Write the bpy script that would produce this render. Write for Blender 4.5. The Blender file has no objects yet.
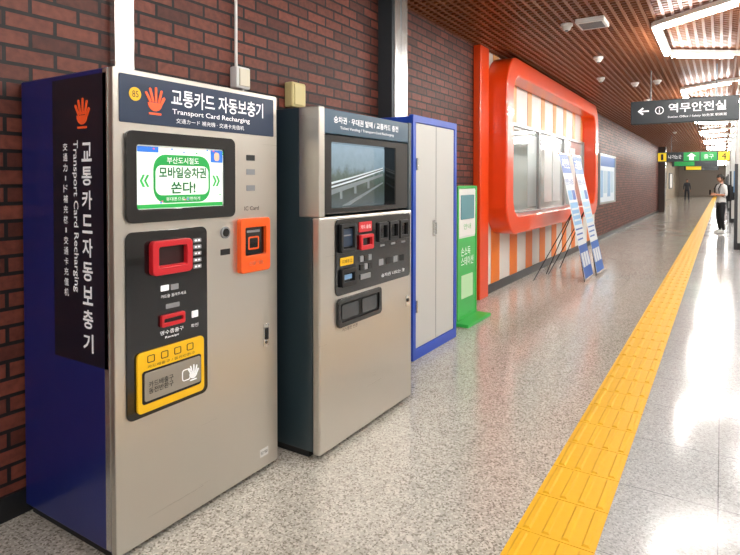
import bpy, bmesh, math, random
from mathutils import Vector, Matrix
random.seed(4)
S = bpy.context.scene
S.view_settings.view_transform = 'Standard'
COL = S.collection

# ------------------------------------------------------------------ helpers
def lin(h):
    h = h.lstrip('#'); o = []
    for i in (0, 2, 4):
        c = int(h[i:i+2], 16) / 255
        o.append(c/12.92 if c <= .04045 else ((c+.055)/1.055)**2.4)
    return (o[0], o[1], o[2], 1)

MATS = {}
def mat(name, color='#808080', rough=.5, metal=0, emit=0, coat=0, ecol=None, noise=0):
    if name in MATS: return MATS[name]
    m = bpy.data.materials.new(name); m.use_nodes = True
    nt = m.node_tree; b = nt.nodes['Principled BSDF']
    b.inputs['Base Color'].default_value = lin(color)
    b.inputs['Roughness'].default_value = rough
    b.inputs['Metallic'].default_value = metal
    b.inputs['Coat Weight'].default_value = coat
    if emit:
        b.inputs['Emission Color'].default_value = lin(ecol or color)
        b.inputs['Emission Strength'].default_value = emit
    if noise:
        n = nt.nodes.new('ShaderNodeTexNoise'); n.inputs['Scale'].default_value = noise
        r = nt.nodes.new('ShaderNodeMapRange')
        r.inputs['To Min'].default_value = rough*.8; r.inputs['To Max'].default_value = min(1, rough*1.25)
        tc = nt.nodes.new('ShaderNodeTexCoord')
        nt.links.new(tc.outputs['Object'], n.inputs['Vector'])
        nt.links.new(n.outputs['Fac'], r.inputs['Value'])
        nt.links.new(r.outputs['Result'], b.inputs['Roughness'])
    MATS[name] = m
    return m

def empty(name, loc=(0, 0, 0)):
    e = bpy.data.objects.new(name, None); e.location = loc
    e.empty_display_size = .1
    COL.objects.link(e); return e

def add(name, me, m, parent=None, bevel=0, seg=2, smooth=False):
    o = bpy.data.objects.new(name, me); COL.objects.link(o)
    if m is not None:
        for mm in (m if isinstance(m, (list, tuple)) else [m]): me.materials.append(mm)
    if parent is not None:
        o.parent = parent
        o.matrix_parent_inverse = Matrix.Translation(parent.location).inverted()
    if bevel:
        md = o.modifiers.new('bevel', 'BEVEL'); md.width = bevel; md.segments = seg
        md.limit_method = 'ANGLE'; md.angle_limit = math.radians(40)
    if smooth:
        for p in me.polygons: p.use_smooth = True
    return o

def finish(bm, name):
    bmesh.ops.recalc_face_normals(bm, faces=bm.faces[:])
    me = bpy.data.meshes.new(name); bm.to_mesh(me); bm.free(); return me

def bm_box(bm, x0, x1, y0, y1, z0, z1, mi=0):
    vs = [bm.verts.new((x, y, z)) for x in (x0, x1) for y in (y0, y1) for z in (z0, z1)]
    for f in ((0,1,3,2),(4,6,7,5),(0,4,5,1),(2,3,7,6),(0,2,6,4),(1,5,7,3)):
        fc = bm.faces.new([vs[i] for i in f]); fc.material_index = mi

def box(name, x0, x1, y0, y1, z0, z1, m, parent=None, bevel=0):
    bm = bmesh.new(); bm_box(bm, x0, x1, y0, y1, z0, z1)
    return add(name, finish(bm, name), m, parent, bevel)

def P(ori, a, b, n):            # 'E': faces +X (a=y) ; 'S': faces -Y (a=x)
    return (n, a, b) if ori == 'E' else (a, n, b)

def rr(a0, a1, b0, b1, r, k=6):
    r = min(r, (a1-a0)/2-1e-5, (b1-b0)/2-1e-5)
    if r <= 0: return [(a0,b0),(a1,b0),(a1,b1),(a0,b1)]
    if r > .1: k = 14
    pts = []
    for cx, cy, s in ((a1-r,b0+r,-90),(a1-r,b1-r,0),(a0+r,b1-r,90),(a0+r,b0+r,180)):
        for i in range(k+1):
            t = math.radians(s+90*i/k); pts.append((cx+r*math.cos(t), cy+r*math.sin(t)))
    return pts

def prism(name, ori, pts, n0, n1, m, parent=None, bevel=0):
    bm = bmesh.new()
    A = [bm.verts.new(P(ori, a, b, n0)) for a, b in pts]
    B = [bm.verts.new(P(ori, a, b, n1)) for a, b in pts]
    bm.faces.new(A); bm.faces.new(B[::-1]); L = len(pts)
    for i in range(L): bm.faces.new((A[i], B[i], B[(i+1)%L], A[(i+1)%L]))
    return add(name, finish(bm, name), m, parent, bevel)

def plate(name, ori, a0, a1, b0, b1, n0, n1, r, m, parent=None, bevel=0):
    return prism(name, ori, rr(a0,a1,b0,b1,r), n0, n1, m, parent, bevel)

def ring(name, ori, a0, a1, b0, b1, n0, n1, r, ia, ib, ir, m, parent=None, bevel=0):
    """rounded frame, ia=(left,right) insets ib=(bottom,top) insets"""
    O = rr(a0,a1,b0,b1,max(r,.0005)); I = rr(a0+ia[0],a1-ia[1],b0+ib[0],b1-ib[1],max(ir,.0005))
    bm = bmesh.new(); L = len(O)
    V = [[bm.verts.new(P(ori,a,b,n)) for a,b in pts] for pts in (O,I) for n in (n0,n1)]
    o0,o1,i0,i1 = V
    for i in range(L):
        j = (i+1)%L
        bm.faces.new((o0[i],o0[j],o1[j],o1[i])); bm.faces.new((i0[i],i1[i],i1[j],i0[j]))
        bm.faces.new((o1[i],o1[j],i1[j],i1[i])); bm.faces.new((o0[i],i0[i],i0[j],o0[j]))
    return add(name, finish(bm, name), m, parent, bevel)

def disc(name, ori, a, b, n0, n1, r, m, parent=None, k=24):
    return prism(name, ori, [(a+r*math.cos(2*math.pi*i/k), b+r*math.sin(2*math.pi*i/k)) for i in range(k)], n0, n1, m, parent)

def cyl(name, p, q, r, m, parent=None, k=12, r2=None):
    p = Vector(p); q = Vector(q); d = q-p
    bm = bmesh.new()
    bmesh.ops.create_cone(bm, cap_ends=True, segments=k, radius1=r, radius2=r if r2 is None else r2, depth=d.length)
    M = Matrix.Translation((p+q)/2) @ d.to_track_quat('Z','Y').to_matrix().to_4x4()
    bmesh.ops.transform(bm, matrix=M, verts=bm.verts)
    return add(name, finish(bm, name), m, parent)

def text(name, s, ori, a, b, n, w, h, m, parent=None, rotdeg=0, M=None, bold=0):
    """flat lettering fitted in a w x h box centred at (a,b) on plane n"""
    cu = bpy.data.curves.new(name, 'FONT'); cu.body = s; cu.size = 1
    cu.resolution_u = 3; cu.offset = bold
    o = bpy.data.objects.new(name, cu); COL.objects.link(o)
    bpy.context.view_layer.update()
    me = bpy.data.meshes.new_from_object(o.evaluated_get(bpy.context.evaluated_depsgraph_get()))
    bpy.data.objects.remove(o)
    if not me.vertices: return None
    xs = [v.co.x for v in me.vertices]; ys = [v.co.y for v in me.vertices]
    cx, cy = (min(xs)+max(xs))/2, (min(ys)+max(ys))/2
    sx = w/max(1e-6, max(xs)-min(xs)) if w else None
    sy = h/max(1e-6, max(ys)-min(ys)) if h else None
    sx = sx or sy; sy = sy or sx
    R = Matrix.Rotation(math.radians(rotdeg), 2)
    for v in me.vertices:
        p = R @ Vector(((v.co.x-cx)*sx, (v.co.y-cy)*sy))
        v.co = P(ori, a+p.x, b+p.y, n) if M is None else M @ Vector((a+p.x, b+p.y, n))
    me.materials.clear()
    return add(name, me, m, parent)

# ------------------------------------------------------------------ procedural materials
def nodes(name):
    m = bpy.data.materials.new(name); m.use_nodes = True
    nt = m.node_tree; return m, nt, nt.nodes['Principled BSDF']
def N(nt, t, **kw):
    n = nt.nodes.new(t)
    for k, v in kw.items(): n.inputs[k].default_value = v
    return n

def brick_mat():
    m, nt, b = nodes('glazed_brick')
    tc = nt.nodes.new('ShaderNodeTexCoord'); sp = nt.nodes.new('ShaderNodeSeparateXYZ'); cb = nt.nodes.new('ShaderNodeCombineXYZ')
    nt.links.new(tc.outputs['Object'], sp.inputs[0])
    nt.links.new(sp.outputs['Y'], cb.inputs['X']); nt.links.new(sp.outputs['Z'], cb.inputs['Y'])
    br = nt.nodes.new('ShaderNodeTexBrick'); br.offset = .5
    nt.links.new(cb.outputs[0], br.inputs['Vector'])
    br.inputs['Scale'].default_value = 1
    br.inputs['Brick Width'].default_value = .225; br.inputs['Row Height'].default_value = .078
    br.inputs['Mortar Size'].default_value = .009; br.inputs['Mortar Smooth'].default_value = .12
    br.inputs['Color1'].default_value = lin('#7c4133'); br.inputs['Color2'].default_value = lin('#4c251e')
    br.inputs['Mortar'].default_value = lin('#1b1718'); br.inputs['Bias'].default_value = -.1
    no = N(nt, 'ShaderNodeTexNoise', Scale=28.0, Detail=4.0)
    nt.links.new(cb.outputs[0], no.inputs['Vector'])
    mx = nt.nodes.new('ShaderNodeMixRGB'); mx.blend_type = 'MULTIPLY'; mx.inputs[0].default_value = .6
    rp = nt.nodes.new('ShaderNodeValToRGB'); rp.color_ramp.elements[0].position = .3; rp.color_ramp.elements[0].color = (.38,.37,.37,1)
    rp.color_ramp.elements[1].position = .65
    nt.links.new(no.outputs['Fac'], rp.inputs[0]); nt.links.new(br.outputs['Color'], mx.inputs[1]); nt.links.new(rp.outputs[0], mx.inputs[2])
    nt.links.new(mx.outputs[0], b.inputs['Base Color'])
    b.inputs['Roughness'].default_value = .55
    b.inputs['Specular IOR Level'].default_value = .35
    bp = N(nt, 'ShaderNodeBump', Strength=.8, Distance=.006); bp.invert = True
    nt.links.new(br.outputs['Fac'], bp.inputs['Height']); nt.links.new(bp.outputs[0], b.inputs['Normal'])
    return m
BRICK = brick_mat()

def floor_mat(name, base, light, dark, tile, tint_amt, joint, r0, r1):
    m, nt, b = nodes(name)
    tc = nt.nodes.new('ShaderNodeTexCoord')
    vo = N(nt, 'ShaderNodeTexVoronoi', Scale=125.0); nt.links.new(tc.outputs['Object'], vo.inputs['Vector'])
    bw = nt.nodes.new('ShaderNodeSeparateColor'); nt.links.new(vo.outputs['Color'], bw.inputs[0])
    rp = nt.nodes.new('ShaderNodeValToRGB'); rp.color_ramp.interpolation = 'CONSTANT'
    e = rp.color_ramp.elements
    e[0].position = 0; e[0].color = lin(dark); e[1].position = .14; e[1].color = lin(base)
    x = e.new(.55); x.color = lin(light); x = e.new(.80); x.color = lin(base); x = e.new(.94); x.color = lin(dark)
    nt.links.new(bw.outputs[0], rp.inputs[0])
    no = N(nt, 'ShaderNodeTexNoise', Scale=1.3, Detail=3.0); nt.links.new(tc.outputs['Object'], no.inputs['Vector'])
    br = nt.nodes.new('ShaderNodeTexBrick'); br.offset = 0
    nt.links.new(tc.outputs['Object'], br.inputs['Vector'])
    br.inputs['Scale'].default_value = 1; br.inputs['Brick Width'].default_value = tile; br.inputs['Row Height'].default_value = tile
    br.inputs['Mortar Size'].default_value = .003; br.inputs['Mortar Smooth'].default_value = .1
    br.inputs['Color1'].default_value = (1,1,1,1); br.inputs['Color2'].default_value = (1-tint_amt,)*3+(1,); br.inputs['Mortar'].default_value = (joint,joint,joint,1)
    mx = nt.nodes.new('ShaderNodeMixRGB'); mx.blend_type = 'MULTIPLY'; mx.inputs[0].default_value = 1
    nt.links.new(rp.outputs[0], mx.inputs[1]); nt.links.new(br.outputs['Color'], mx.inputs[2])
    nt.links.new(mx.outputs[0], b.inputs['Base Color'])
    mr = nt.nodes.new('ShaderNodeMapRange'); mr.inputs['To Min'].default_value = r0; mr.inputs['To Max'].default_value = r1
    nt.links.new(no.outputs['Fac'], mr.inputs['Value']); nt.links.new(mr.outputs[0], b.inputs['Roughness'])
    return m
TERRAZZO = floor_mat('terrazzo', '#b5b1a8', '#d0cdc4', '#8a857b', .6, .04, .78, .09, .22)
GRANITE = floor_mat('granite_tile', '#b8babb', '#c8cbcc', '#a2a5a4', .6, .07, .5, .08, .20)

def steel_mat(name, color, rough):
    m, nt, b = nodes(name)
    b.inputs['Base Color'].default_value = lin(color); b.inputs['Metallic'].default_value = .85
    tc = nt.nodes.new('ShaderNodeTexCoord'); mp = nt.nodes.new('ShaderNodeMapping')
    mp.inputs['Scale'].default_value = (4, 1.5, 420)
    nt.links.new(tc.outputs['Object'], mp.inputs[0])
    no = N(nt, 'ShaderNodeTexNoise', Scale=1.0, Detail=2.0); nt.links.new(mp.outputs[0], no.inputs['Vector'])
    mr = nt.nodes.new('ShaderNodeMapRange'); mr.inputs['To Min'].default_value = rough-.04; mr.inputs['To Max'].default_value = rough+.06
    nt.links.new(no.outputs['Fac'], mr.inputs['Value']); nt.links.new(mr.outputs[0], b.inputs['Roughness'])
    bp = N(nt, 'ShaderNodeBump', Strength=.035, Distance=.0005)
    nt.links.new(no.outputs['Fac'], bp.inputs['Height']); nt.links.new(bp.outputs[0], b.inputs['Normal'])
    return m
STEEL = steel_mat('brushed_steel', '#d2cec6', .29)
STEEL2 = steel_mat('steel_trim', '#d0d0ce', .24)

NAVY = mat('navy_paint', '#15226e', .32, noise=6, coat=.3)
NAVYD = mat('dark_panel', '#12182a', .3, coat=.4)
HEAD = mat('header_blue', '#1c2f4a', .3, coat=.3)
BLACK = mat('black_gloss', '#0c0d10', .15, coat=.5)
BLACKM = mat('black_matte', '#141517', .55)
RED = mat('red_plastic', '#c4202a', .35)
ORANGE = mat('orange_plastic', '#ee5c18', .35)
YEL = mat('yellow_plastic', '#f0bd14', .4)
WHITE = mat('white_paint', '#e6e6e4', .4)
WTXT = mat('white_lettering', '#f4f6fa', .5, emit=.15)
GREY = mat('grey_plastic', '#85888c', .45)
TEAL = mat('teal_grey_paint', '#2c3a40', .3, noise=6, coat=.3)
TEALH = mat('header_teal', '#2b4a60', .3)
BLUE = mat('cabinet_blue', '#1c49b8', .4)
CREAM = mat('cabinet_panel', '#c6c7c4', .45)
GREEN = mat('green_panel', '#2fa844', .4, emit=.1)
OFRAME = mat('orange_enamel', '#ea4810', .3, coat=.4)
OSTR = mat('orange_stripe', '#ea7c22', .45)
OWHT = mat('white_panel', '#dedcd6', .4)
TUBE = mat('tube_glow', '#ffffff', .5, emit=78, ecol='#fffcf6')
HOUS = mat('lamp_housing', '#e6e6e2', .5)
SIGNK = mat('sign_charcoal', '#232b31', .4)
BASE = mat('baseboard_dark', '#17181b', .4)

# ------------------------------------------------------------------ room shell
WX = -2.68
H = 3.23
Y0, Y1 = -6.0, 70.0
box('wall_left', WX-.25, WX, Y0, 31.5, 0, 3.4, BRICK)
box('wall_left_far', -4.25, -4.0, 31.5, Y1, 0, 3.4, mat('far_wall', '#c4b8a6', .5))
box('wall_recess', -4.25, WX-.25, 31.25, 31.5, 0, 3.4, mat('far_wall2', '#7a6a5c', .5))
box('wall_right', 5.0, 5.2, Y0, Y1, 0, 3.4, mat('wall_tile_right', '#d6d3cc', .35))
box('wall_back', -4.2, 5.2, Y0-.2, Y0, 0, 3.4, mat('wall_tile_back', '#c4c1b8', .4))
box('wall_front', -4.2, 5.2, Y1, Y1+.2, 0, 3.4, mat('wall_tile_end', '#a89c8e', .4))
TX0, TX1 = -.742, -.418
bm = bmesh.new()
bm_box(bm, -4.25, TX0, Y0, Y1, -.1, 0, 0)
bm_box(bm, TX1, 5.2, Y0, Y1, -.1, 0, 1)
bm_box(bm, TX0, TX1, Y0, Y1, -.1, -.001, 1)
add('floor', finish(bm, 'floor'), [TERRAZZO, GRANITE])
# tactile paving
bm = bmesh.new()
TL = .318; y = Y0+.1; n = int((Y1-Y0-.3)/TL)
def bar(bm, cx, w, ya, yb, z0, z1):
    i = .008
    lo = [(cx-w/2,ya),(cx+w/2,ya),(cx+w/2,yb),(cx-w/2,yb)]
    hi = [(cx-w/2+i,ya+i),(cx+w/2-i,ya+i),(cx+w/2-i,yb-i),(cx-w/2+i,yb-i)]
    A = [bm.verts.new((a,b,z0)) for a,b in lo]; B = [bm.verts.new((a,b,z1)) for a,b in hi]
    bm.faces.new(B)
    for k in range(4): bm.faces.new((A[k],A[(k+1)%4],B[(k+1)%4],B[k]))
for t in range(n):
    a = y+t*TL
    bm_box(bm, TX0+.002, TX1-.002, a+.002, a+TL-.002, -.0005, .004)
    for c in range(4):
        cx = TX0+.0405+c*.081
        bar(bm, cx, .036, a+.018, a+TL-.018, .004, .0105)
YT = mat('tactile_yellow', '#e4ae0e', .5, noise=30)
add('tactile_paving', finish(bm, 'tactile_paving'), YT)
# ceiling : dark void + open metal lattice
bm = bmesh.new()
bm_box(bm, -4.25, 5.2, Y0, Y1, 3.36, 3.42, 1)
p = .085
x = -4.2
while x < 5.1:
    bm_box(bm, x, x+.026, Y0, Y1, H, H+.035, 0); x += p
yy = Y0
while yy < Y1:
    bm_box(bm, -4.2, 5.1, yy, yy+.026, H+.002, H+.035, 0); yy += p
add('ceiling', finish(bm, 'ceiling'), [mat('ceiling_lattice', '#8e5534', .4, metal=.1), mat('ceiling_void', '#20130e', .8)])
box('baseboard_left', WX, WX+.02, Y0, 31.5, 0, .11, BASE)
box('baseboard_right', 4.98, 5.0, Y0, Y1, 0, .12, BASE)

# pilaster & duct on the wall
e = empty('wall_pilaster', (WX, 4.6, 0))
box('core', WX, WX+.15, 4.40, 4.66, 0, H, mat('pilaster_grey', '#3e4449', .35, metal=.4), e, .004)
box('steel_edge', WX+.15, WX+.165, 4.43, 4.665, 0, H, STEEL2, e, .003)
box('joint_line', WX+.165, WX+.167, 4.535, 4.54, 0, H, GREY, e)
e = empty('wall_pilaster', (WX, 31.4, 0))
box('core', WX, WX+.3, 31.1, 31.7, 0, H, mat('pilaster_brown', '#3a2a26', .5), e, .004)
box('cladding', WX+.3, WX+.31, 31.15, 31.65, 0, H, STEEL2, e)
e = empty('cable_trunking', (WX, 1.8, 0))
box('channel', WX, WX+.045, 1.742, 1.855, .11, H, STEEL2, e, .004)
box('joint_cover', WX, WX+.05, 1.736, 1.861, 2.6, 2.68, STEEL2, e, .003)
e = empty('power_outlet_box', (WX, 2.64, 2.1))
box('box', WX, WX+.07, 2.57, 2.69, 2.1, 2.24, WHITE, e, .012)
box('cover', WX+.07, WX+.08, 2.585, 2.675, 2.115, 2.225, mat('ivory', '#ded8c4', .5), e, .004)
cyl('conduit', (WX+.03, 2.60, 2.24), (WX+.03, 2.60, H), .010, WHITE, e)
cyl('cord', (WX+.05, 2.64, 1.7), (WX+.05, 2.64, 2.1), .008, WHITE, e)
e = empty('junction_box', (WX, 3.17, 2.05))
IV = mat('ivory_yellow', '#d2c48c', .5)
box('box', WX, WX+.08, 3.10, 3.25, 2.04, 2.22, IV, e, .012)
box('lid', WX+.08, WX+.09, 3.115, 3.235, 2.055, 2.205, IV, e, .004)
cyl('cable', (WX+.04, 3.17, 1.6), (WX+.04, 3.17, 2.04), .009, BLACKM, e)

# ------------------------------------------------------------------ light fixtures
def light_ring(y0):
    e = empty('ceiling_light', (.75, y0, 3.1))
    pts = [(-.62,6.75),(-.62,8.25),(.15,8.8),(1.35,8.8),(2.12,8.25),(2.12,6.75),(1.35,6.15),(.15,6.15)]
    pts = [Vector((a, b-6.15+y0, 0)) for a, b in pts]
    for nm, w, z0, z1, m, g in (('housing', .085, 3.165, 3.215, HOUS, 0.0), ('tube', .045, 3.125, 3.165, TUBE, .07)):
        bm = bmesh.new()
        for i in range(8):
            a, b = pts[i], pts[(i+1)%8]
            d = (b-a).normalized(); s = Vector((-d.y, d.x, 0))*w/2
            a2, b2 = a+d*g, b-d*g
            V = [bm.verts.new((q.x, q.y, z)) for z in (z0, z1) for q in (a2+s, b2+s, b2-s, a2-s)]
            for f in ((0,1,2,3),(7,6,5,4),(0,4,5,1),(1,5,6,2),(2,6,7,3),(3,7,4,0)): bm.faces.new([V[k] for k in f])
        add(nm, finish(bm, nm), m, e)
    for i in (0, 2, 4, 6):
        q = pts[i]; cyl('hanger_%d' % i, (q.x, q.y, 3.2), (q.x, q.y, 3.28), .01, HOUS, e, 8)
for k in range(-2, 12): light_ring(6.15+4.9*k)

# ceiling devices
e = empty('ceiling_speaker', (-1.19, 6.38, 3.2))
box('panel', -1.34, -1.05, 6.22, 6.55, 3.18, 3.23, WHITE, e, .01)
for i in range(6): box('slat_%d' % i, -1.31, -1.08, 6.265+i*.042, 6.28+i*.042, 3.173, 3.18, GREY, e)
for x, y in ((-1.46,6.38),(-1.47,8.29),(-1.72,9.94),(-.95,10.7),(-1.3,10.75),(-1.35,13.1),(-1.5,15.5),(-1.3,18.2),(-1.4,22)):
    e = empty('smoke_detector', (x, y, 3.2))
    cyl('base', (x,y,3.205), (x,y,3.232), .065, WHITE, e, 20)
    cyl('chamber', (x,y,3.165), (x,y,3.205), .035, WHITE, e, 20, .055)
    cyl('tip', (x,y,3.15), (x,y,3.165), .018, GREY, e, 12)

# ------------------------------------------------------------------ logo
def hand_logo(ori, a, b, n0, n1, s, m, par):
    bm = bmesh.new()
    shapes = []
    for ang, L, off in ((32,.50,-.25),(16,.66,-.10),(0,.70,.06),(-16,.60,.22)):
        t = math.radians(ang); c, sn = math.cos(t), math.sin(t)
        w = .062; pts = []
        for q in [(-w,0),(w,0),(w,L)]+[(w*math.cos(math.radians(k)), L+w*math.sin(math.radians(k))) for k in (45,90,135)]+[(-w,L)]:
            pts.append((off+q[0]*c-q[1]*sn, -.05+q[0]*sn+q[1]*c))
        shapes.append(pts)
    shapes.append([(.42*math.cos(math.radians(k)), -.08+.42*math.sin(math.radians(k))) for k in range(180, 361, 20)])
    shapes.append([(.30,-.12),(.42,-.16),(.62,.18),(.54,.26),(.44,.2)])
    for pts in shapes:
        A = [bm.verts.new(P(ori, a+x*s, b+y*s, n0)) for x, y in pts]; B = [bm.verts.new(P(ori, a+x*s, b+y*s, n1)) for x, y in pts]
        bm.faces.new(A); bm.faces.new(B[::-1]); L = len(pts)
        for i in range(L): bm.faces.new((A[i],B[i],B[(i+1)%L],A[(i+1)%L]))
    add('hand_logo', finish(bm, 'hand_logo'), m, par)
    plate('logo_base', ori, a-.36*s, a+.36*s, b-.68*s, b-.58*s, n0, n1, .04*s, m, par)

# ------------------------------------------------------------------ transport card recharging machine
FX = -1.983
e = M1 = empty('card_recharging_machine', (-2.3, 1.76, 0))
ya, yb, zt = 1.298, 2.235, 1.946
box('body', -2.662, FX-.03, ya, yb-.004, .04, zt, NAVY, e, .006)
box('plinth', -2.64, FX-.06, ya+.02, yb-.02, 0, .04, BLACKM, e)
plate('steel_front', 'E', ya, yb, .03, zt, FX-.032, FX, .012, STEEL, e, .004)
box('side_edge_trim', FX-.06, FX-.03, ya-.003, ya, .05, zt-.005, STEEL2, e)
# header
plate('header_panel', 'E', 1.325, 2.205, 1.735, 1.925, FX, FX+.004, .006, HEAD, e)
disc('number_badge', 'E', 1.393, 1.850, FX+.004, FX+.006, .027, YEL, e)
text('number', '85', 'E', 1.393, 1.850, FX+.007, .028, .026, BLACKM, e)
hand_logo('E', 1.485, 1.832, FX+.004, FX+.007, .082, mat('logo_orange', '#ef5a2a', .5, emit=.2), e)
text('title', '교통카드 자동보충기', 'E', 1.845, 1.860, FX+.006, .56, .074, WTXT, e, bold=.014)
text('subtitle', 'Transport Card Recharging', 'E', 1.80, 1.797, FX+.006, .46, .028, WTXT, e, bold=.008)
text('subtitle_cjk', '交通カード 補充機 · 交通卡充值机', 'E', 1.79, 1.762, FX+.006, .40, .021, WTXT, e)
# screen
ring('screen_bezel', 'E', 1.345, 1.925, 1.335, 1.705, FX, FX+.014, .03, (.048,.07), (.055,.055), .012, BLACK, e, .003)
SCR = mat('screen_white', '#e8f0ea', .3, emit=.35)
plate('screen', 'E', 1.39, 1.857, 1.388, 1.652, FX, FX+.004, .008, SCR, e)
SG = mat('screen_green', '#27a349', .3, emit=.4); SB = mat('screen_blue', '#2b6fd0', .3, emit=.4); SD = mat('screen_dark', '#0c6b34', .3, emit=.15)
s = FX+.0045
plate('screen_brush', 'E', 1.475, 1.775, 1.412, 1.615, s, s+.001, .06, mat('screen_green2', '#1d9a48', .3, emit=.3), e)
plate('screen_brush_inner', 'E', 1.485, 1.765, 1.445, 1.570, s+.001, s+.0015, .03, SCR, e)
text('screen_text_1', '부산도시철도', 'E', 1.625, 1.592, s+.003, .17, .028, WTXT, e, bold=.01)
text('screen_text_2', '모바일승차권', 'E', 1.625, 1.540, s+.003, .25, .048, SD, e, bold=.025)
text('screen_text_3', '쏜다!', 'E', 1.625, 1.476, s+.003, .13, .052, SD, e, bold=.025)
text('screen_text_4', '휴대폰으로 간편하게', 'E', 1.625, 1.428, s+.003, .18, .016, WTXT, e)
for sx, a0 in ((-1, 1.445), (1, 1.80)):
    for k in range(2):
        a = a0+sx*k*.02
        prism('screen_arrow_%d_%d' % (sx, k), 'E', [(a,1.53),(a+sx*.014,1.505),(a,1.48),(a-sx*.010,1.48),(a+sx*.004,1.505),(a-sx*.010,1.53)], s, s+.001, SG, e)
plate('screen_strip', 'E', 1.395, 1.85, 1.392, 1.408, s, s+.001, .002, SG, e)
plate('screen_tag', 'E', 1.40, 1.50, 1.622, 1.645, s, s+.001, .003, SB, e)
plate('screen_tag_2', 'E', 1.78, 1.85, 1.590, 1.645, s, s+.001, .003, SB, e)
plate('screen_face', 'E', 1.80, 1.83, 1.597, 1.635, s+.001, s+.002, .012, mat('skin_tone_print', '#e8b79a', .5, emit=.3), e)
random.seed(2)
for k in range(16):
    a = random.uniform(1.40, 1.85); b = random.choice((random.uniform(1.41,1.44), random.uniform(1.618,1.64)))
    plate('confetti_%d' % k, 'E', a, a+.008, b, b+.006, s+.0012, s+.0018, .001, (SG, SB, mat('screen_pink', '#e85a8a', .3, emit=.4))[k % 3], e)
# black column with slots
plate('control_panel', 'E', 1.345, 1.755, .545, 1.300, FX, FX+.006, .03, BLACK, e, .002)
c = FX+.006
ring('card_slot_frame', 'E', 1.448, 1.650, 1.115, 1.258, c, c+.03, .02, (.03,.03), (.032,.026), .01, RED, e, .004)
plate('card_slot_mouth', 'E', 1.47, 1.635, 1.14, 1.24, c, c+.006, .01, mat('dark_red', '#2c080b', .4), e)
box('card_rest', c, c+.024, 1.480, 1.622, 1.147, 1.153, RED, e)
for k in range(5):
    plate('key_label_%d' % k, 'E', 1.675, 1.72, 1.232-k*.029, 1.250-k*.029, c, c+.003, .004, GREY, e)
    for q in range(2): plate('key_dot_%d_%d' % (k, q), 'E', 1.682+q*.018, 1.694+q*.018, 1.237-k*.029, 1.245-k*.029, c+.003, c+.004, .003, WTXT, e)
for k, (a, b) in enumerate(((1.525,1.055),(1.575,1.053))):
    plate('icon_%d' % k, 'E', a-.02, a+.02, b-.012, b+.012, c, c+.002, .003, (WTXT, GREY)[k], e)
text('slot_note', '카드를 올려주세요', 'E', 1.57, 1.02, c+.002, .13, .014, WTXT, e)
plate('ticket_icon', 'E', 1.53, 1.60, .965, .985, c, c+.002, .003, GREY, e)
ring('bill_slot', 'E', 1.500, 1.620, .893, .943, c, c+.015, .008, (.012,.012), (.016,.016), .004, RED, e, .002)
plate('bill_slot_mouth', 'E', 1.51, 1.61, .905, .933, c, c+.004, .004, BLACKM, e)
text('bill_text', '영수증출구', 'E', 1.56, .868, c+.002, .12, .018, WTXT, e)
text('bill_text_en', 'Receipt', 'E', 1.56, .845, c+.002, .07, .012, WTXT, e)
plate('side_icon', 'E', 1.665, 1.70, .90, .93, c, c+.002, .003, WTXT, e)
text('side_icon_text', '확인', 'E', 1.68, .865, c+.002, .04, .016, WTXT, e)
plate('tray_surround', 'E', 1.385, 1.725, .565, .812, c, c+.012, .02, YEL, e, .003)
plate('tray_recess', 'E', 1.405, 1.705, .60, .735, c+.012, c+.014, .012, BLACKM, e)
plate('tray_flap', 'E', 1.412, 1.698, .612, .728, c+.014, c+.020, .01, mat('flap_grey', '#99948a', .35, metal=.3), e, .002)
for k in range(4):
    ring('tray_icon_%d' % k, 'E', 1.43+k*.066, 1.465+k*.066, .765, .795, c+.012, c+.0135, .006, (.003,.003), (.003,.003), .004, BLACKM, e)
text('tray_note', '카드배출구 / 동전반환구', 'E', 1.55, .749, c+.0135, .24, .012, BLACKM, e)
text('tray_text', '카드배출구\n동전반환구', 'E', 1.49, .665, c+.021, .12, .05, BLACKM, e, bold=.01)
ring('push_icon', 'E', 1.595, 1.64, .64, .69, c+.020, c+.0215, .012, (.004,.004), (.004,.004), .009, WTXT, e)
hand_logo('E', 1.655, .665, c+.020, c+.022, .05, WTXT, e)
# orange reader
ring('reader_frame', 'E', 1.945, 2.150, 1.055, 1.322, FX, FX+.03, .018, (.03,.03), (.085,.045), .008, ORANGE, e, .004)
plate('reader_window', 'E', 1.97, 2.125, 1.13, 1.285, FX, FX+.012, .004, BLACK, e)
plate('reader_base', 'E', 1.97, 2.125, 1.07, 1.14, FX, FX+.029, .004, ORANGE, e)
ring('reader_symbol', 'E', 2.01, 2.085, 1.165, 1.230, FX+.012, FX+.013, .008, (.008,.008), (.008,.008), .005, ORANGE, e)
plate('reader_led', 'E', 2.00, 2.09, 1.25, 1.262, FX+.012, FX+.013, .003, GREY, e)
text('reader_label', '신용카드', 'E', 2.048, 1.10, FX+.030, .10, .02, WTXT, e)
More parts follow.
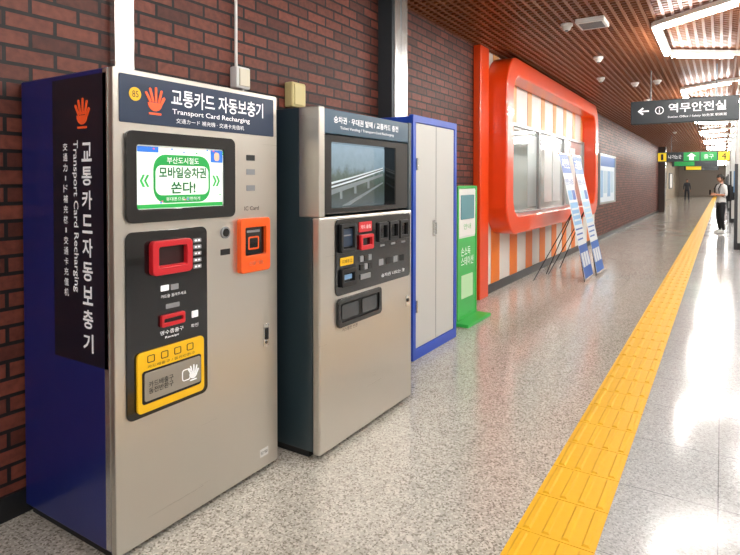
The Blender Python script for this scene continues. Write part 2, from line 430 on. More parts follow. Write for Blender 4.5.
# coin return & small bits
disc('round_button', 'E', 1.868, 1.262, FX, FX+.008, .028, GREY, e)
disc('round_button_cap', 'E', 1.868, 1.262, FX+.008, FX+.012, .019, BLACK, e)
for k, (a, b) in enumerate(((2.04,1.62),(2.04,1.55),(2.04,1.47),(1.87,1.17))):
    plate('sticker_%d' % k, 'E', a-.03, a+.03, b-.014, b+.014, FX, FX+.001, .003, (BLACKM, GREY, GREY, BLACKM)[k], e)
text('insert_text', 'IC Card', 'E', 2.045, 1.37, FX+.002, .10, .02, BLACKM, e)
plate('lock_plate', 'E', 2.125, 2.165, .655, .77, FX, FX+.005, .006, STEEL2, e, .001)
plate('lock_slot', 'E', 2.137, 2.153, .69, .75, FX+.005, FX+.012, .004, BLACKM, e)
disc('lock_key', 'E', 2.145, .675, FX+.005, FX+.008, .008, BLACK, e)
plate('rating_sticker', 'E', 2.10, 2.16, .09, .13, FX, FX+.001, .002, WHITE, e)
text('rating_text', 'ISO 9001', 'E', 2.13, .11, FX+.0015, .05, .016, BLACKM, e)
# side lettering (faces -Y)
yS = ya
plate('side_panel', 'S', -2.40, -2.02, .765, 1.925, yS-.003, yS, .004, NAVYD, e)
hand_logo('S', -2.18, 1.775, yS-.006, yS-.003, .088, mat('logo_orange'), e)
for i, ch in enumerate('교통카드자동보충기'):
    text('side_title_%d' % i, ch, 'S', -2.15, 1.62-i*.096, yS-.005, .070, .076, WTXT, e, bold=.02)
text('side_title_en', 'Transport Card Recharging', 'S', -2.232, 1.36, yS-.005, .62, .042, WTXT, e, rotdeg=-90, bold=.01)
for i, ch in enumerate('交通カード補充機・交通卡充值机'):
    if ch in '・ー': plate('side_cjk_%d' % i, 'S', -2.306, -2.300, 1.635-i*.043, 1.655-i*.043, yS-.005, yS-.004, 0, WTXT, e)
    else: text('side_cjk_%d' % i, ch, 'S', -2.303, 1.645-i*.043, yS-.005, .032, .032, WTXT, e, bold=.01)

# ------------------------------------------------------------------ ticket vending machine
GX = -1.803
ya, yb = 2.365, 3.405
e = empty('ticket_vending_machine', (-2.2, 2.86, 0))
prof = [(-2.60,.04),(GX-.05,.04),(GX-.05,1.30),(GX-.14,1.34),(GX-.14,1.72),(GX-.05,1.76),(GX-.05,1.904),(-2.60,1.904)]
prism('body', 'S', prof, ya+.004, yb-.004, TEAL, e, .004)
box('plinth', -2.58, GX-.09, ya+.02, yb-.02, 0, .04, BLACKM, e)
plate('steel_door', 'E', ya, yb, .03, 1.31, GX-.05, GX, .01, STEEL, e, .012)
box('side_cheek_near', GX-.14, GX, ya, ya+.05, 1.31, 1.904, STEEL, e, .006)
box('side_cheek_far', GX-.14, GX, yb-.045, yb, 1.31, 1.904, TEAL, e, .006)
ring('display_frame', 'E', ya+.05, yb-.045, 1.325, 1.760, GX-.10, GX-.005, .02, (.07,.17), (.03,.04), .01, BLACK, e, .006)
plate('header_panel', 'E', ya+.05, yb-.045, 1.765, 1.898, GX-.06, GX-.004, .006, TEALH, e, .003)
text('header_text', '승차권 · 우대권 발매 / 교통카드 충전', 'E', 2.86, 1.845, GX-.002, .72, .038, WTXT, e, bold=.01)
text('header_text_en', 'Ticket Vending / Transport Card Recharging', 'E', 2.86, 1.80, GX-.002, .60, .020, WTXT, e)
def screen2():
    m, nt, b = nodes('video_screen')
    tc = nt.nodes.new('ShaderNodeTexCoord'); sp = nt.nodes.new('ShaderNodeSeparateXYZ'); nt.links.new(tc.outputs['Object'], sp.inputs[0])
    rp = nt.nodes.new('ShaderNodeValToRGB'); mr = nt.nodes.new('ShaderNodeMapRange')
    mr.inputs['From Min'].default_value = 1.355; mr.inputs['From Max'].default_value = 1.73
    nt.links.new(sp.outputs['Z'], mr.inputs['Value'])
    no = N(nt, 'ShaderNodeTexNoise', Scale=26.0, Detail=6.0); nt.links.new(tc.outputs['Object'], no.inputs['Vector'])
    ad = nt.nodes.new('ShaderNodeMath'); ad.operation = 'MULTIPLY_ADD'; ad.inputs[1].default_value = .3; ad.inputs[2].default_value = -.15
    nt.links.new(no.outputs['Fac'], ad.inputs[0])
    a2 = nt.nodes.new('ShaderNodeMath'); nt.links.new(mr.outputs[0], a2.inputs[0]); nt.links.new(ad.outputs[0], a2.inputs[1])
    nt.links.new(a2.outputs[0], rp.inputs[0])
    e_ = rp.color_ramp.elements; e_[0].color = lin('#4e5c60'); e_[1].color = lin('#a4bccb'); e_[1].position = .95
    for p_, c_ in ((.3,'#3f4c44'),(.5,'#5c7068'),(.62,'#8aa2ae')):
        q = e_.new(p_); q.color = lin(c_)
    b.inputs['Base Color'].default_value = (.02,.02,.02,1); b.inputs['Roughness'].default_value = .15
    nt.links.new(rp.outputs[0], b.inputs['Emission Color']); b.inputs['Emission Strength'].default_value = .9
    return m
SX = GX-.09
plate('display', 'E', 2.45, 3.21, 1.35, 1.73, SX-.01, SX, .004, screen2(), e)
VW = mat('video_light', '#b9c6cc', .4, emit=.35); VG = mat('video_grey', '#6a7478', .4, emit=.25); VD = mat('video_dark', '#2d3538', .4, emit=.1)
prism('video_train', 'E', [(2.50,1.45),(2.80,1.50),(3.17,1.575),(3.17,1.595),(2.80,1.53),(2.50,1.485)], SX, SX+.001, VW, e)
prism('video_windows', 'E', [(2.51,1.462),(2.80,1.511),(3.17,1.582),(3.17,1.588),(2.80,1.521),(2.51,1.473)], SX+.001, SX+.0015, VD, e)
prism('video_viaduct', 'E', [(2.47,1.40),(3.17,1.54),(3.17,1.555),(2.47,1.435)], SX, SX+.001, VG, e)
for k in range(4): prism('video_pier_%d' % k, 'E', [(2.53+k*.15,1.37+k*.03),(2.555+k*.15,1.37+k*.03),(2.555+k*.15,1.425+k*.028),(2.53+k*.15,1.42+k*.028)], SX, SX+.0008, VG, e)
prism('video_track', 'E', [(2.70,1.36),(2.78,1.36),(3.17,1.49),(3.17,1.50)], SX, SX+.001, VG, e)
# lower controls
plate('control_panel', 'E', 2.505, 3.375, .865, 1.292, GX, GX+.006, .03, BLACK, e, .002)
c = GX+.006
ring('card_reader', 'E', 2.535, 2.685, 1.105, 1.265, c, c+.02, .012, (.02,.02), (.02,.02), .006, BLACKM, e, .003)
plate('card_reader_face', 'E', 2.555, 2.665, 1.135, 1.235, c, c+.004, .004, mat('reader_blue', '#28384d', .3), e)
plate('reader_slot', 'E', 2.575, 2.645, 1.195, 1.202, c+.004, c+.008, .001, GREY, e)
plate('label_yellow', 'E', 2.545, 2.675, 1.03, 1.075, c, c+.003, .004, YEL, e)
text('label_yellow_text', '지폐투입', 'E', 2.61, 1.052, c+.004, .10, .022, BLACKM, e)
ring('bill_inlet', 'E', 2.545, 2.69, .91, 1.01, c, c+.018, .01, (.02,.02), (.025,.025), .005, BLACKM, e, .003)
plate('bill_inlet_glow', 'E', 2.575, 2.66, .948, .975, c, c+.003, .003, mat('pale_blue_led', '#6f94b8', .3, emit=.2), e)
plate('label_red', 'E', 2.735, 2.875, 1.205, 1.265, c, c+.004, .005, RED, e)
text('label_red_text', '카드 올림', 'E', 2.805, 1.235, c+.005, .11, .022, WTXT, e)
ring('ticket_slot', 'E', 2.735, 2.875, 1.10, 1.19, c, c+.02, .01, (.02,.02), (.025,.02), .005, RED, e, .003)
for k in range(6):
    plate('key_%d' % k, 'E', 2.745+.045*(k % 3), 2.780+.045*(k % 3), 1.03-.05*(k//3), 1.065-.05*(k//3), c, c+.006, .004, (GREY, BLACKM)[k % 2], e)
plate('cancel_key', 'E', 2.75, 2.86, .925, .955, c, c+.005, .003, GREY, e)
for k in range(3):
    ring('dispenser_%d' % k, 'E', 2.945+.135*k, 3.06+.135*k, 1.13, 1.25, c, c+.015, .008, (.015,.015), (.02,.02), .005, BLACKM, e, .002)
    plate('dispenser_mark_%d' % k, 'E', 2.975+.135*k, 3.03+.135*k, 1.098, 1.110, c, c+.002, .002, GREY, e)
for k in range(4):
    plate('note_%d' % k, 'E', 2.96+.09*k, 3.015+.09*k, .98, 1.02, c, c+.002, .004, (GREY, BLACKM, GREY, BLACKM)[k], e)
text('panel_note', '승차권 나오는 곳', 'E', 3.14, .915, c+.002, .30, .022, WTXT, e)
ring('return_tray', 'E', 2.515, 2.985, .685, .850, GX, GX+.016, .025, (.03,.03), (.03,.03), .015, BLACK, e, .004)
plate('return_tray_floor', 'E', 2.53, 2.97, .70, .835, GX, GX+.003, .01, BLACKM, e)
plate('return_flap_a', 'E', 2.56, 2.73, .725, .81, GX+.003, GX+.010, .01, mat('smoked', '#23282c', .12, coat=.6), e, .002)
plate('return_flap_b', 'E', 2.77, 2.93, .725, .81, GX+.003, GX+.010, .01, mat('smoked'), e, .002)
text('tray_text', '거스름돈 반환', 'E', 2.65, .665, GX+.002, .16, .020, BLACKM, e)
plate('lock_plate', 'E', 3.32, 3.36, .66, .73, GX, GX+.005, .006, STEEL2, e, .001)
disc('lock_key', 'E', 3.34, .70, GX+.005, GX+.012, .012, BLACKM, e)

# ------------------------------------------------------------------ cabinet
CX = -2.167
CT = 2.06
e = empty('storage_cabinet', (-2.4, 4.56, 0))
box('body', -2.50, CX-.02, 4.13, 4.99, .02, CT-.01, BLUE, e, .005)
ring('front_frame', 'E', 4.12, 5.02, .0, CT, CX-.04, CX, .006, (.055,.055), (.09,.06), .004, BLUE, e, .004)
plate('door_panel', 'E', 4.18, 4.96, .095, CT-.065, CX-.02, CX-.006, .004, CREAM, e, .002)
box('side_panel_near', -2.47, CX-.08, 4.121, 4.13, .10, CT-.07, CREAM, e, .002)
box('door_seam', CX-.006, CX-.004, 4.567, 4.573, .1, CT-.07, GREY, e)
plate('handle_plate', 'E', 4.50, 4.545, 1.02, 1.16, CX-.006, CX+.002, .006, STEEL2, e, .001)
cyl('handle_bar', (CX+.02, 4.522, 1.04), (CX+.02, 4.522, 1.14), .007, STEEL2, e)
for k in (0, 1): cyl('hinge_%d' % k, (CX+.002, 4.185, .4+k*1.2), (CX+.002, 4.185, .5+k*1.2), .009, STEEL2, e)

# ------------------------------------------------------------------ green information stand
e = empty('information_stand', (-2.4, 5.7, 0))
KX = -2.34
box('base', -2.62, KX+.16, 5.36, 6.02, 0, .035, GREEN, e, .008)
box('body', KX-.10, KX, 5.44, 5.96, .035, 1.45, mat('stand_white', '#d4ddd4', .4), e, .006)
ring('frame', 'E', 5.43, 5.97, .035, 1.46, KX, KX+.01, .02, (.035,.035), (.03,.03), .01, GREEN, e, .002)
plate('lower_graphic', 'E', 5.465, 5.935, .065, .90, KX, KX+.004, .01, mat('stand_green', '#3cb455', .4), e)
plate('upper_graphic', 'E', 5.465, 5.935, .92, 1.42, KX, KX+.004, .01, WHITE, e)
plate('monitor', 'E', 5.52, 5.88, 1.10, 1.36, KX+.004, KX+.012, .01, mat('stand_monitor', '#5d8f98', .2, emit=.1), e)
text('lower_text', '손소독\n스테이션', 'E', 5.70, .70, KX+.006, .34, .20, WTXT, e)
plate('lower_card', 'E', 5.54, 5.86, .25, .5, KX+.004, KX+.006, .01, mat('pale_green', '#bfe6b8', .5), e)
text('side_text', '안내', 'E', 5.70, 1.02, KX+.006, .2, .06, GREEN, e)

# ------------------------------------------------------------------ station office front
e = empty('station_office_front', (WX, 10.5, 0))
box('panel_wall', WX, WX+.03, 6.98, 14.6, .0, H, OWHT, e)
box('orange_column', WX, WX+.10, 6.72, 7.02, .0, H, OFRAME, e, .01)
yy = 7.3; k = 0
while yy < 14.4:
    box('stripe_%d' % k, WX+.03, WX+.036, yy, yy+.34, .11, 1.0, OSTR, e)
    box('stripe_upper_%d' % k, WX+.03, WX+.036, yy+.05, yy+.28, 2.40, H, mat('orange_stripe_pale', '#e8a866', .45), e); yy += .80; k += 1
box('kick_plate', WX+.03, WX+.045, 7.02, 14.6, 0, .12, BASE, e)
ring('window_surround', 'E', 7.1, 13.38, .79, 3.18, WX+.03, -2.36, .42, (.27,.27), (.24,.24), .28, OFRAME, e, .02)
g = WX+.036
ALU = mat('alu_frame', '#a9acac', .35, metal=.5)
for k in range(3):
    a = 7.75+k*1.78
    ring('window_frame_%d' % k, 'E', a, a+1.75, 1.0, 2.38, g, g+.05, .01, (.05,.05), (.05,.05), .005, ALU, e, .004)
    plate('window_glass_%d' % k, 'E', a+.04, a+1.71, 1.04, 2.34, g, g+.015, .002,
          (mat('glass_a', '#91a29f', .06, coat=.8), mat('glass_b', '#c2cccb', .08, coat=.8), mat('glass_c', '#b4c2c1', .08, coat=.8))[k], e)
for k, (a, z0, z1, m_) in enumerate(((8.9,1.10,2.25,'#bccaca'),(9.9,1.15,2.25,'#e0e4e4'),(10.5,1.15,2.25,'#d2dadc'),(11.8,1.2,2.2,'#dde2e2'))):
    plate('notice_%d' % k, 'E', a, a+.5, z0, z1, g+.015, g+.018, .004, mat('notice_%d' % k, m_, .4), e)
box('window_sill', g, g+.12, 7.7, 13.1, .96, 1.0, ALU, e, .005)
plate('door_sign', 'E', 7.45, 7.66, 1.35, 1.55, g, g+.008, .01, GREEN, e)

# ------------------------------------------------------------------ banners
def banner(ya_, yb_, xb, xt, zt_, colA, colB, title):
    e = empty('banner_stand', (xb, (ya_+yb_)/2, 0))
    w = yb_-ya_; dirv = Vector((xt-xb, 0, zt_-.05)); L = dirv.length; up = dirv.normalized()
    M = Matrix(((0, up.x, up.z, xb), (1, 0, 0, ya_), (0, up.z, -up.x, .05), (0,0,0,1)))
    def q(name, a0, a1, b0, b1, n0, n1, m):
        bm = bmesh.new(); bm_box(bm, a0, a1, b0, b1, n0, n1); bmesh.ops.transform(bm, matrix=M, verts=bm.verts)
        return add(name, finish(bm, name), m, e)
    q('sheet', 0, w, 0, L, -.004, 0, mat('banner_white', '#d5dde4', .4))
    A = mat('banner_'+colA, '#'+colA, .45); B = mat('banner_'+colB, '#'+colB, .45)
    q('band_top', 0, w, L*.84, L, 0, .001, A)
    q('band_mid', w*.08, w*.92, L*.42, L*.60, 0, .001, B)
    q('panel_low', 0, w, 0, L*.26, 0, .001, A)
    for k in range(3): q('card_%d' % k, w*(.08+.3*k), w*(.32+.3*k), L*.09, L*.20, .001, .002, mat('banner_white'))
    for k in range(3): q('line_%d' % k, w*.1, w*(.9-.1*(k % 3)), L*(.38-.04*k), L*(.392-.04*k), 0, .001, A)
    q('picture', w*.1, w*.5, L*.62, L*.70, 0, .001, B)
    q('picture_b', w*.55, w*.9, L*.62, L*.70, 0, .001, A)
    for k in range(3): q('row_%d' % k, w*.14, w*.86, L*(.45+.045*k), L*(.465+.045*k), .001, .002, mat('banner_white'))
    text('title', title, 'E', w/2, L*.92, .002, w*.8, L*.08, WTXT, e, M=M, bold=.01)
    text('subtitle', '안전한 도시철도', 'E', w/2, L*.77, .002, w*.85, L*.05, A, e, M=M, bold=.01)
    q('rail_top', -.01, w+.01, L-.015, L+.01, -.012, .008, STEEL2); q('rail_bottom', -.01, w+.01, -.015, .012, -.012, .008, STEEL2)
    top = Vector((xt+.0, (ya_+yb_)/2, zt_-.05)); mid = Vector((xb+(xt-xb)*.55-.02, (ya_+yb_)/2, .55*zt_))
    cyl('rear_pole', mid, top+Vector((-.02,0,0)), .008, BLACKM, e)
    for k, f in enumerate(((xb-.02, ya_+.03), (xb-.02, yb_-.03), (xb-.70, ya_-.25), (xb-.70, yb_-.1))):
        cyl('leg_%d' % k, mid, (f[0], f[1], .008), .007, BLACKM, e)
banner(8.72, 9.30, -1.70, -2.10, 1.94, '2458ac', '7fb3e0', '시민안전')
banner(9.42, 10.02, -1.66, -2.06, 1.93, '2c62b4', 'a8d0ee', '교통안내')

# wall notice board beyond the office
e = empty('notice_board', (WX, 16.4, 1.6))
ring('frame', 'E', 15.2, 17.7, .92, 2.24, WX, WX+.05, .01, (.05,.05), (.05,.05), .005, ALU, e)
plate('sheet', 'E', 15.24, 17.66, .96, 2.2, WX, WX+.02, .002, mat('board_white', '#cfdae4', .4, emit=.1), e)
plate('header', 'E', 15.26, 17.64, 1.92, 2.18, WX+.02, WX+.024, .002, mat('board_blue', '#2b66b6', .4), e)
for k in range(4): plate('map_%d' % k, 'E', 15.35+k*.56, 15.8+k*.56, 1.1+.1*(k % 2), 1.8, WX+.02, WX+.024, .002, mat('board_map%d' % (k % 2), ('#8fb8dc', '#b7cfe0')[k % 2], .5), e)

# ------------------------------------------------------------------ hanging signs
def hang(e, x0, x1, y, z):
    for k, x in enumerate((x0, x1)): cyl('hanger_%d' % k, (x, y, z), (x, y, H+.03), .009, GREY, e)
e = empty('hanging_direction_sign', (-.52, 9.72, 2.4))
sy = 9.67
box('case', -1.23, .20, sy, sy+.12, 2.40, 2.76, SIGNK, e, .012)
hang(e, -.95, -.08, sy+.06, 2.74)
prism('arrow_head', 'S', [(-1.13,2.60),(-1.06,2.66),(-1.04,2.64),(-1.08,2.612),(-.97,2.612),(-.97,2.588),(-1.08,2.588),(-1.04,2.56),(-1.06,2.54)], sy-.002, sy, WTXT, e)
ring('info_circle', 'S', -.885, -.765, 2.54, 2.66, sy-.002, sy, .06, (.012,.012), (.012,.012), .048, WTXT, e)
text('info_i', 'i', 'S', -.825, 2.60, sy-.003, .016, .07, WTXT, e)
text('title', '역무안전실', 'S', -.33, 2.625, sy-.003, .74, .140, WTXT, e, bold=.015)
text('subtitle', 'Station Office / Safety 站务室 駅務室', 'S', -.33, 2.49, sy-.003, .76, .045, WTXT, e)
e = empty('exit_sign', (-.9, 23.5, 2.3))
SY_ = mat('sign_yellow', '#e0c01c', .4, emit=.3); SGn = mat('sign_green', '#1a8a42', .4, emit=.35)
sy = 23.5
box('case', -2.06, .24, sy, sy+.15, 2.25, 2.60, SIGNK, e, .01)
plate('exit_panel_a', 'S', -2.04, -1.76, 2.27, 2.58, sy-.004, sy, .005, SY_, e)
plate('exit_panel_b', 'S', -1.20, -.70, 2.27, 2.58, sy-.004, sy, .005, SGn, e)
plate('exit_panel_c', 'S', -.12, .22, 2.27, 2.58, sy-.004, sy, .005, SY_, e)
plate('exit_panel_d', 'S', -.66, -.16, 2.27, 2.58, sy-.004, sy, .005, SGn, e)
text('exit_no_a', '1', 'S', -1.90, 2.425, sy-.006, .08, .22, BLACKM, e)
text('exit_no_b', '4', 'S', .05, 2.425, sy-.006, .14, .22, BLACKM, e)
text('exit_text', '나가는곳', 'S', -1.48, 2.425, sy-.006, .42, .14, WTXT, e)
text('exit_text_b', '출구', 'S', -.41, 2.425, sy-.006, .30, .16, WTXT, e)
prism('exit_arrow', 'S', [(-1.02,2.30),(-1.02,2.44),(-1.10,2.44),(-.95,2.56),(-.80,2.44),(-.88,2.44),(-.88,2.30)], sy-.006, sy-.004, WTXT, e)
hang(e, -1.6, -.3, sy+.07, 2.59)
for yq, cols in ((33, ('#1f9a4c',)), (44, ('#e8c81e',))):
    e = empty('overhead_sign', (-1, yq, 2.3))
    box('case', -2.2, -.2, yq, yq+.15, 2.3, 2.6, SIGNK, e, .01)
    plate('panel', 'S', -2.1, -1.2, 2.33, 2.57, yq-.004, yq, .005, (SGn if yq == 33 else SY_), e)
    hang(e, -1.8, -.6, yq+.07, 2.59)

# pillars on the right
for k in range(5):
    yp = 14.8+9.8*k
    e = empty('pillar', (.6, yp+.35, 0))
    plate('core', 'S', .25, .95, 0, H, yp, yp+.7, .0, mat('pillar_cladding', '#b9bab8', .3), e, .03)
    box('corner_guard', .235, .30, yp-.015, yp+.05, 0, 1.9, mat('guard_dark', '#2a2c30', .4), e, .005)
    box('base_band', .24, .96, yp-.01, yp+.71, 0, .15, BASE, e)
    plate('poster', 'S', .36, .84, 1.0, 1.9, yp-.012, yp, .005, mat('pillar_poster', '#5a86b0', .4), e)

# light boxes on the far walls
for k in range(4):
    e = empty('advert_lightbox', (-4, 36+7*k, 1.5))
    ring('frame', 'E', 35+7*k, 38.5+7*k, .9, 2.3, -4.0, -3.9, .02, (.08,.08), (.08,.08), .01, GREY, e)
    plate('panel', 'E', 35.05+7*k, 38.45+7*k, .95, 2.25, -4.0, -3.95, .01, mat('advert_%d' % k, ('#d8e4ee', '#e8c890', '#c8dcc0', '#e6e0da')[k], .4, emit=.6), e)

# ------------------------------------------------------------------ people
def person(loc, rot, shirt, trouser, hair, shoe, pose='phone', pack=None, scale=1.0, long_sleeve=False):
    e = empty('person', (0, 0, 0))
    skin = mat('skin', '#b98468', .5); SH = mat('cloth_'+shirt, '#'+shirt, .8); TR = mat('cloth_'+trouser, '#'+trouser, .85)
    HR = mat('hair_'+hair, '#'+hair, .6); SO = mat('shoe_'+shoe, '#'+shoe, .6); LIP = mat('lips', '#9a5348', .5); EYE = mat('eye_dark', '#1a1412', .2)
    T = Matrix.Translation(loc) @ Matrix.Rotation(rot, 4, 'Z') @ Matrix.Scale(scale, 4)
    V = []; E = []; R = []
    def v(p, r, par=None):
        V.append(p); R.append(r); i = len(V)-1
        if par is not None: E.append((par, i))
        return i
    pel = v((0,.0,.94), (.155,.105)); sp = v((0,.01,1.08), (.138,.100), pel); ch = v((0,.005,1.25), (.160,.115), sp)
    ub = v((0,.01,1.37), (.125,.088), ch); nb = v((0,.01,1.445), (.058,.055), ub); nk = v((0,-.012,1.52), (.05,.05), nb)
    wr = []
    for sg in (-1, 1):
        sh = v((sg*.165,.01,1.375), (.066,.064), ub)
        if pose == 'phone' :
            el = v((sg*.225,.03,1.11), (.047,.047), sh); w = v((sg*.10,-.20,1.13), (.027,.025), el)
        else:
            el = v((sg*.225,.05 if sg > 0 else -.02,1.10), (.045,.045), sh); w = v((sg*.235,-.03 if sg > 0 else -.12,.87), (.027,.025), el)
        wr.append((sg, el, w))
        hp = v((sg*.085,0,.88), (.095,.095), pel)
        st = .0 if pose == 'phone' else sg*.13
        kn = v((sg*.095,-.02-st,.49), (.070,.070), hp); mid = v((sg*.098,.01-st*1.1,.28), (.062,.063), kn)
        an = v((sg*.10,.03-st*1.4,.085), (.046,.048), mid); to = v((sg*.115,-.14-st*1.4,.036), (.042,.030), an)
    me = bpy.data.meshes.new('body'); me.from_pydata(V, E, [])
    o = bpy.data.objects.new('body_tmp', me); COL.objects.link(o)
    md = o.modifiers.new('skin', 'SKIN'); md.use_smooth_shade = True
    for i, r in enumerate(R): me.skin_vertices[0].data[i].radius = r
    me.skin_vertices[0].data[0].use_root = True
    sb = o.modifiers.new('sub', 'SUBSURF'); sb.levels = 2; sb.render_levels = 2
    bpy.context.view_layer.update()
    bmT = bmesh.new(); bmT.from_mesh(bpy.data.meshes.new_from_object(o.evaluated_get(bpy.context.evaluated_depsgraph_get())))
    bpy.data.objects.remove(o)
    hem = .90
    for f in bmT.faces:
        c = f.calc_center_median(); f.smooth = True
        if c.z < .095: f.material_index = 3
        elif c.z < hem and abs(c.x) < .19: f.material_index = 2
        elif c.z > 1.455 and abs(c.x) < .1: f.material_index = 0
        else: f.material_index = 1
    for sg, el, w in wr:
        A = Vector(V[el]); B = Vector(V[w]); d = B-A
        for f in bmT.faces:
            c = f.calc_center_median()
            t = (c-A).dot(d)/d.length_squared
            dist = (c-(A+d*t)).length
            if t > (.85 if long_sleeve else .12) and dist < .07 and f.material_index in (1, 2) and (c.y < -.12 or abs(c.x) > .17): f.material_index = 0
    def skinchain(chn):
        m2 = bpy.data.meshes.new('h'); m2.from_pydata([tuple(x[0]) for x in chn], [(i, i+1) for i in range(len(chn)-1)], [])
        o2 = bpy.data.objects.new('h', m2); COL.objects.link(o2)
        o2.modifiers.new('skin', 'SKIN').use_smooth_shade = True
        for i, x in enumerate(chn): m2.skin_vertices[0].data[i].radius = (x[1], x[1])
        m2.skin_vertices[0].data[0].use_root = True
        q_ = o2.modifiers.new('s', 'SUBSURF'); q_.levels = 1; q_.render_levels = 1
        bpy.context.view_layer.update()
        r = bpy.data.meshes.new_from_object(o2.evaluated_get(bpy.context.evaluated_depsgraph_get())); bpy.data.objects.remove(o2)
        return r
    for sg, el, w in wr:
        A = Vector(V[el]); B = Vector(V[w]); d = (B-A).normalized()
        if pose == 'phone': side = Vector((0, 0, 1)); nrm = Vector((-sg, 0, 0))
        else: side = Vector((0, -1, 0)); nrm = Vector((-sg, 0, 0))
        side = (side - d*side.dot(d)).normalized(); nrm = d.cross(side); nrm = nrm if nrm.x*-sg > 0 else -nrm
        wp = B
        chains = []
        for fi, (off, L) in enumerate(((.026,.070),(.009,.078),(-.009,.072),(-.026,.058))):
            k0 = wp+d*.085+side*off
            curl = .5
            k1 = k0+(d*math.cos(curl*.5)+nrm*math.sin(curl*.5))*L*.45
            k2 = k1+(d*math.cos(curl*1.4)+nrm*math.sin(curl*1.4))*L*.32
            k3 = k2+(d*math.cos(curl*2.2)+nrm*math.sin(curl*2.2))*L*.23
            chains.append([(wp+d*.015+side*off*.5, .012), (k0, .0105), (k1, .0088), (k2, .0080), (k3, .0066)])
        t0 = wp+d*.02+side*.022; t1 = t0+d*.03+side*.022+nrm*.01; t2 = t1+d*.028+side*.006+nrm*.014
        chains.append([(t0, .013), (t1, .0105), (t2, .0078)])
        for chn in chains:
            hm = skinchain(chn); n0 = len(bmT.faces); bmT.from_mesh(hm)
            bmT.faces.ensure_lookup_table()
            for f in bmT.faces[n0:]: f.material_index = 0; f.smooth = True
        n0 = len(bmT.faces); r_ = bmesh.ops.create_icosphere(bmT, subdivisions=2, radius=1)
        rot3 = Matrix((side, nrm, d)).transposed().to_4x4()
        bmesh.ops.transform(bmT, matrix=Matrix.Translation(wp+d*.045) @ rot3 @ Matrix.Diagonal((.040,.017,.055,1)), verts=r_['verts'])
        bmT.faces.ensure_lookup_table()
        for f in bmT.faces[n0:]: f.material_index = 0; f.smooth = True
    # head
    tilt = math.radians(22 if pose == 'phone' else 3)
    HM = Matrix.Translation((0,-.02,1.60)) @ Matrix.Rotation(tilt, 4, 'X')
    def sph(mi, sc, tr=(0,0,0), sub=3, fn=None):
        n0 = len(bmT.faces); r_ = bmesh.ops.create_icosphere(bmT, subdivisions=sub, radius=1)
        for vv in r_['verts']:
            c = Vector((vv.co.x*sc[0], vv.co.y*sc[1], vv.co.z*sc[2]))
            if fn: c = fn(c)
            vv.co = HM @ (c+Vector(tr))
        bmT.faces.ensure_lookup_table()
        for f in bmT.faces[n0:]: f.material_index = mi; f.smooth = True
    def hf(c):
        if c.z < 0:                                   # jaw narrows
            k = 1+c.z*3.0; c.x *= max(.5, k)
            if c.y > 0: c.y *= max(.55, 1+c.z*3.4)
        return c
    sph(0, (.076,.094,.115), fn=hf, sub=4)
    sph(0, (.011,.014,.022), (0,-.094,-.018), 2)          # nose
    for sg in (-1, 1):
        sph(0, (.008,.018,.030), (sg*.076,.008,-.008), 2) # ears
        sph(6, (.011,.006,.007), (sg*.030,-.088,.004), 2) # eyes
        sph(4, (.016,.005,.004), (sg*.030,-.090,.024), 2) # brows
    sph(5, (.022,.006,.006), (0,-.080,-.056), 2)
    def hairf(c):
        if c.y < 0 and c.z < .045: c.y = max(c.y, -.030); c.x *= .97
        if c.z < -.06: c.z = -.06
        return c
    sph(4, (.086,.104,.122), (0,.010,.012), fn=hairf, sub=4)
    bmesh.ops.transform(bmT, matrix=T, verts=bmT.verts)
    mh = bpy.data.meshes.new('body'); bmT.to_mesh(mh); bmT.free()
    e.location = loc
    bpy.context.view_layer.update()
    idx = [p_.material_index for p_ in mh.polygons]
    add('body', mh, [skin, SH, TR, SO, HR, LIP, EYE], e)
    for p_, i_ in zip(mh.polygons, idx): p_.material_index = i_
    def tb(name, x0,x1,y0_,y1_,z0,z1,m,bev):
        bm = bmesh.new(); bm_box(bm,x0,x1,y0_,y1_,z0,z1)
        if bev: bmesh.ops.bevel(bm, geom=bm.edges[:], offset=bev, segments=3, affect='EDGES')
        bmesh.ops.transform(bm, matrix=T, verts=bm.verts)
        return add(name, finish(bm, name), m, e, smooth=False)
    for sg in (-1, 1):
        st = .0 if pose == 'phone' else sg*.13
        tb('sole_%d' % sg, sg*.108-.045, sg*.108+.045, -.175-st*1.4, .075-st*1.4, .0, .03, SO, .012)
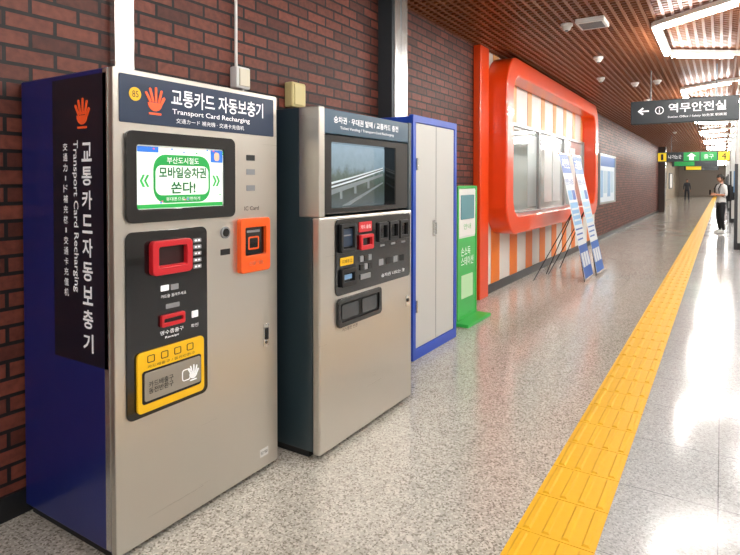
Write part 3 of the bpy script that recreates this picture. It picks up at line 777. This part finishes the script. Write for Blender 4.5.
    if pose == 'phone': tb('phone', -.038, .038, -.315, -.305, 1.12, 1.27, BLACK, .004)
    if pack:
        PK = mat('pack_'+pack, '#'+pack, .7)
        tb('backpack', -.16, .16, .105, .29, .94, 1.42, PK, .05)
        tb('backpack_pocket', -.12, .12, .27, .34, .97, 1.20, PK, .025)
        for sg in (-1, 1):
            pts = [(sg*.10,.12,1.40),(sg*.11,.05,1.455),(sg*.11,-.06,1.43),(sg*.115,-.128,1.30),(sg*.13,-.11,1.14),(sg*.15,.02,1.04),(sg*.14,.12,1.02)]
            bm = bmesh.new()
            for j in range(len(pts)-1):
                p_, q_ = Vector(pts[j]), Vector(pts[j+1]); w_ = Vector((.02,0,0))
                vs = [bm.verts.new(x_) for x_ in (p_-w_, p_+w_, q_+w_, q_-w_)]
                vt = [bm.verts.new(x_+Vector((0,-.008 if j > 1 else 0,.008))) for x_ in (p_-w_, p_+w_, q_+w_, q_-w_)]
                bm.faces.new(vs); bm.faces.new(vt[::-1])
                for a_ in range(4): bm.faces.new((vs[a_], vs[(a_+1)%4], vt[(a_+1)%4], vt[a_]))
            bmesh.ops.transform(bm, matrix=T, verts=bm.verts)
            add('strap_%d' % sg, finish(bm, 'strap'), PK, e)
    return e
# local forward is -Y
person((-.02,19.4,.0), math.radians(-62), 'e2e2e0', '16171c', '15120f', 'd0d0cc', 'phone', '15171b', 1.0)
person((-2.3,50,0), math.radians(10), '33363c', '22242c', '1a1512', '2a2a2a', 'walk', None, 1.0, True)

# ------------------------------------------------------------------ world & camera
w = bpy.data.worlds.new('world'); S.world = w; w.use_nodes = True
w.node_tree.nodes['Background'].inputs[0].default_value = (.8,.85,.9,1)
w.node_tree.nodes['Background'].inputs[1].default_value = .3
cam = bpy.data.cameras.new('camera'); co = bpy.data.objects.new('camera', cam); COL.objects.link(co)
co.location = (0, 0, 1.5); co.rotation_euler = (math.radians(88.9), 0, math.radians(32.15))
cam.sensor_width = 36; cam.lens = 27.24; cam.shift_y = -.1145; cam.clip_end = 200; cam.clip_start = .05
S.camera = co
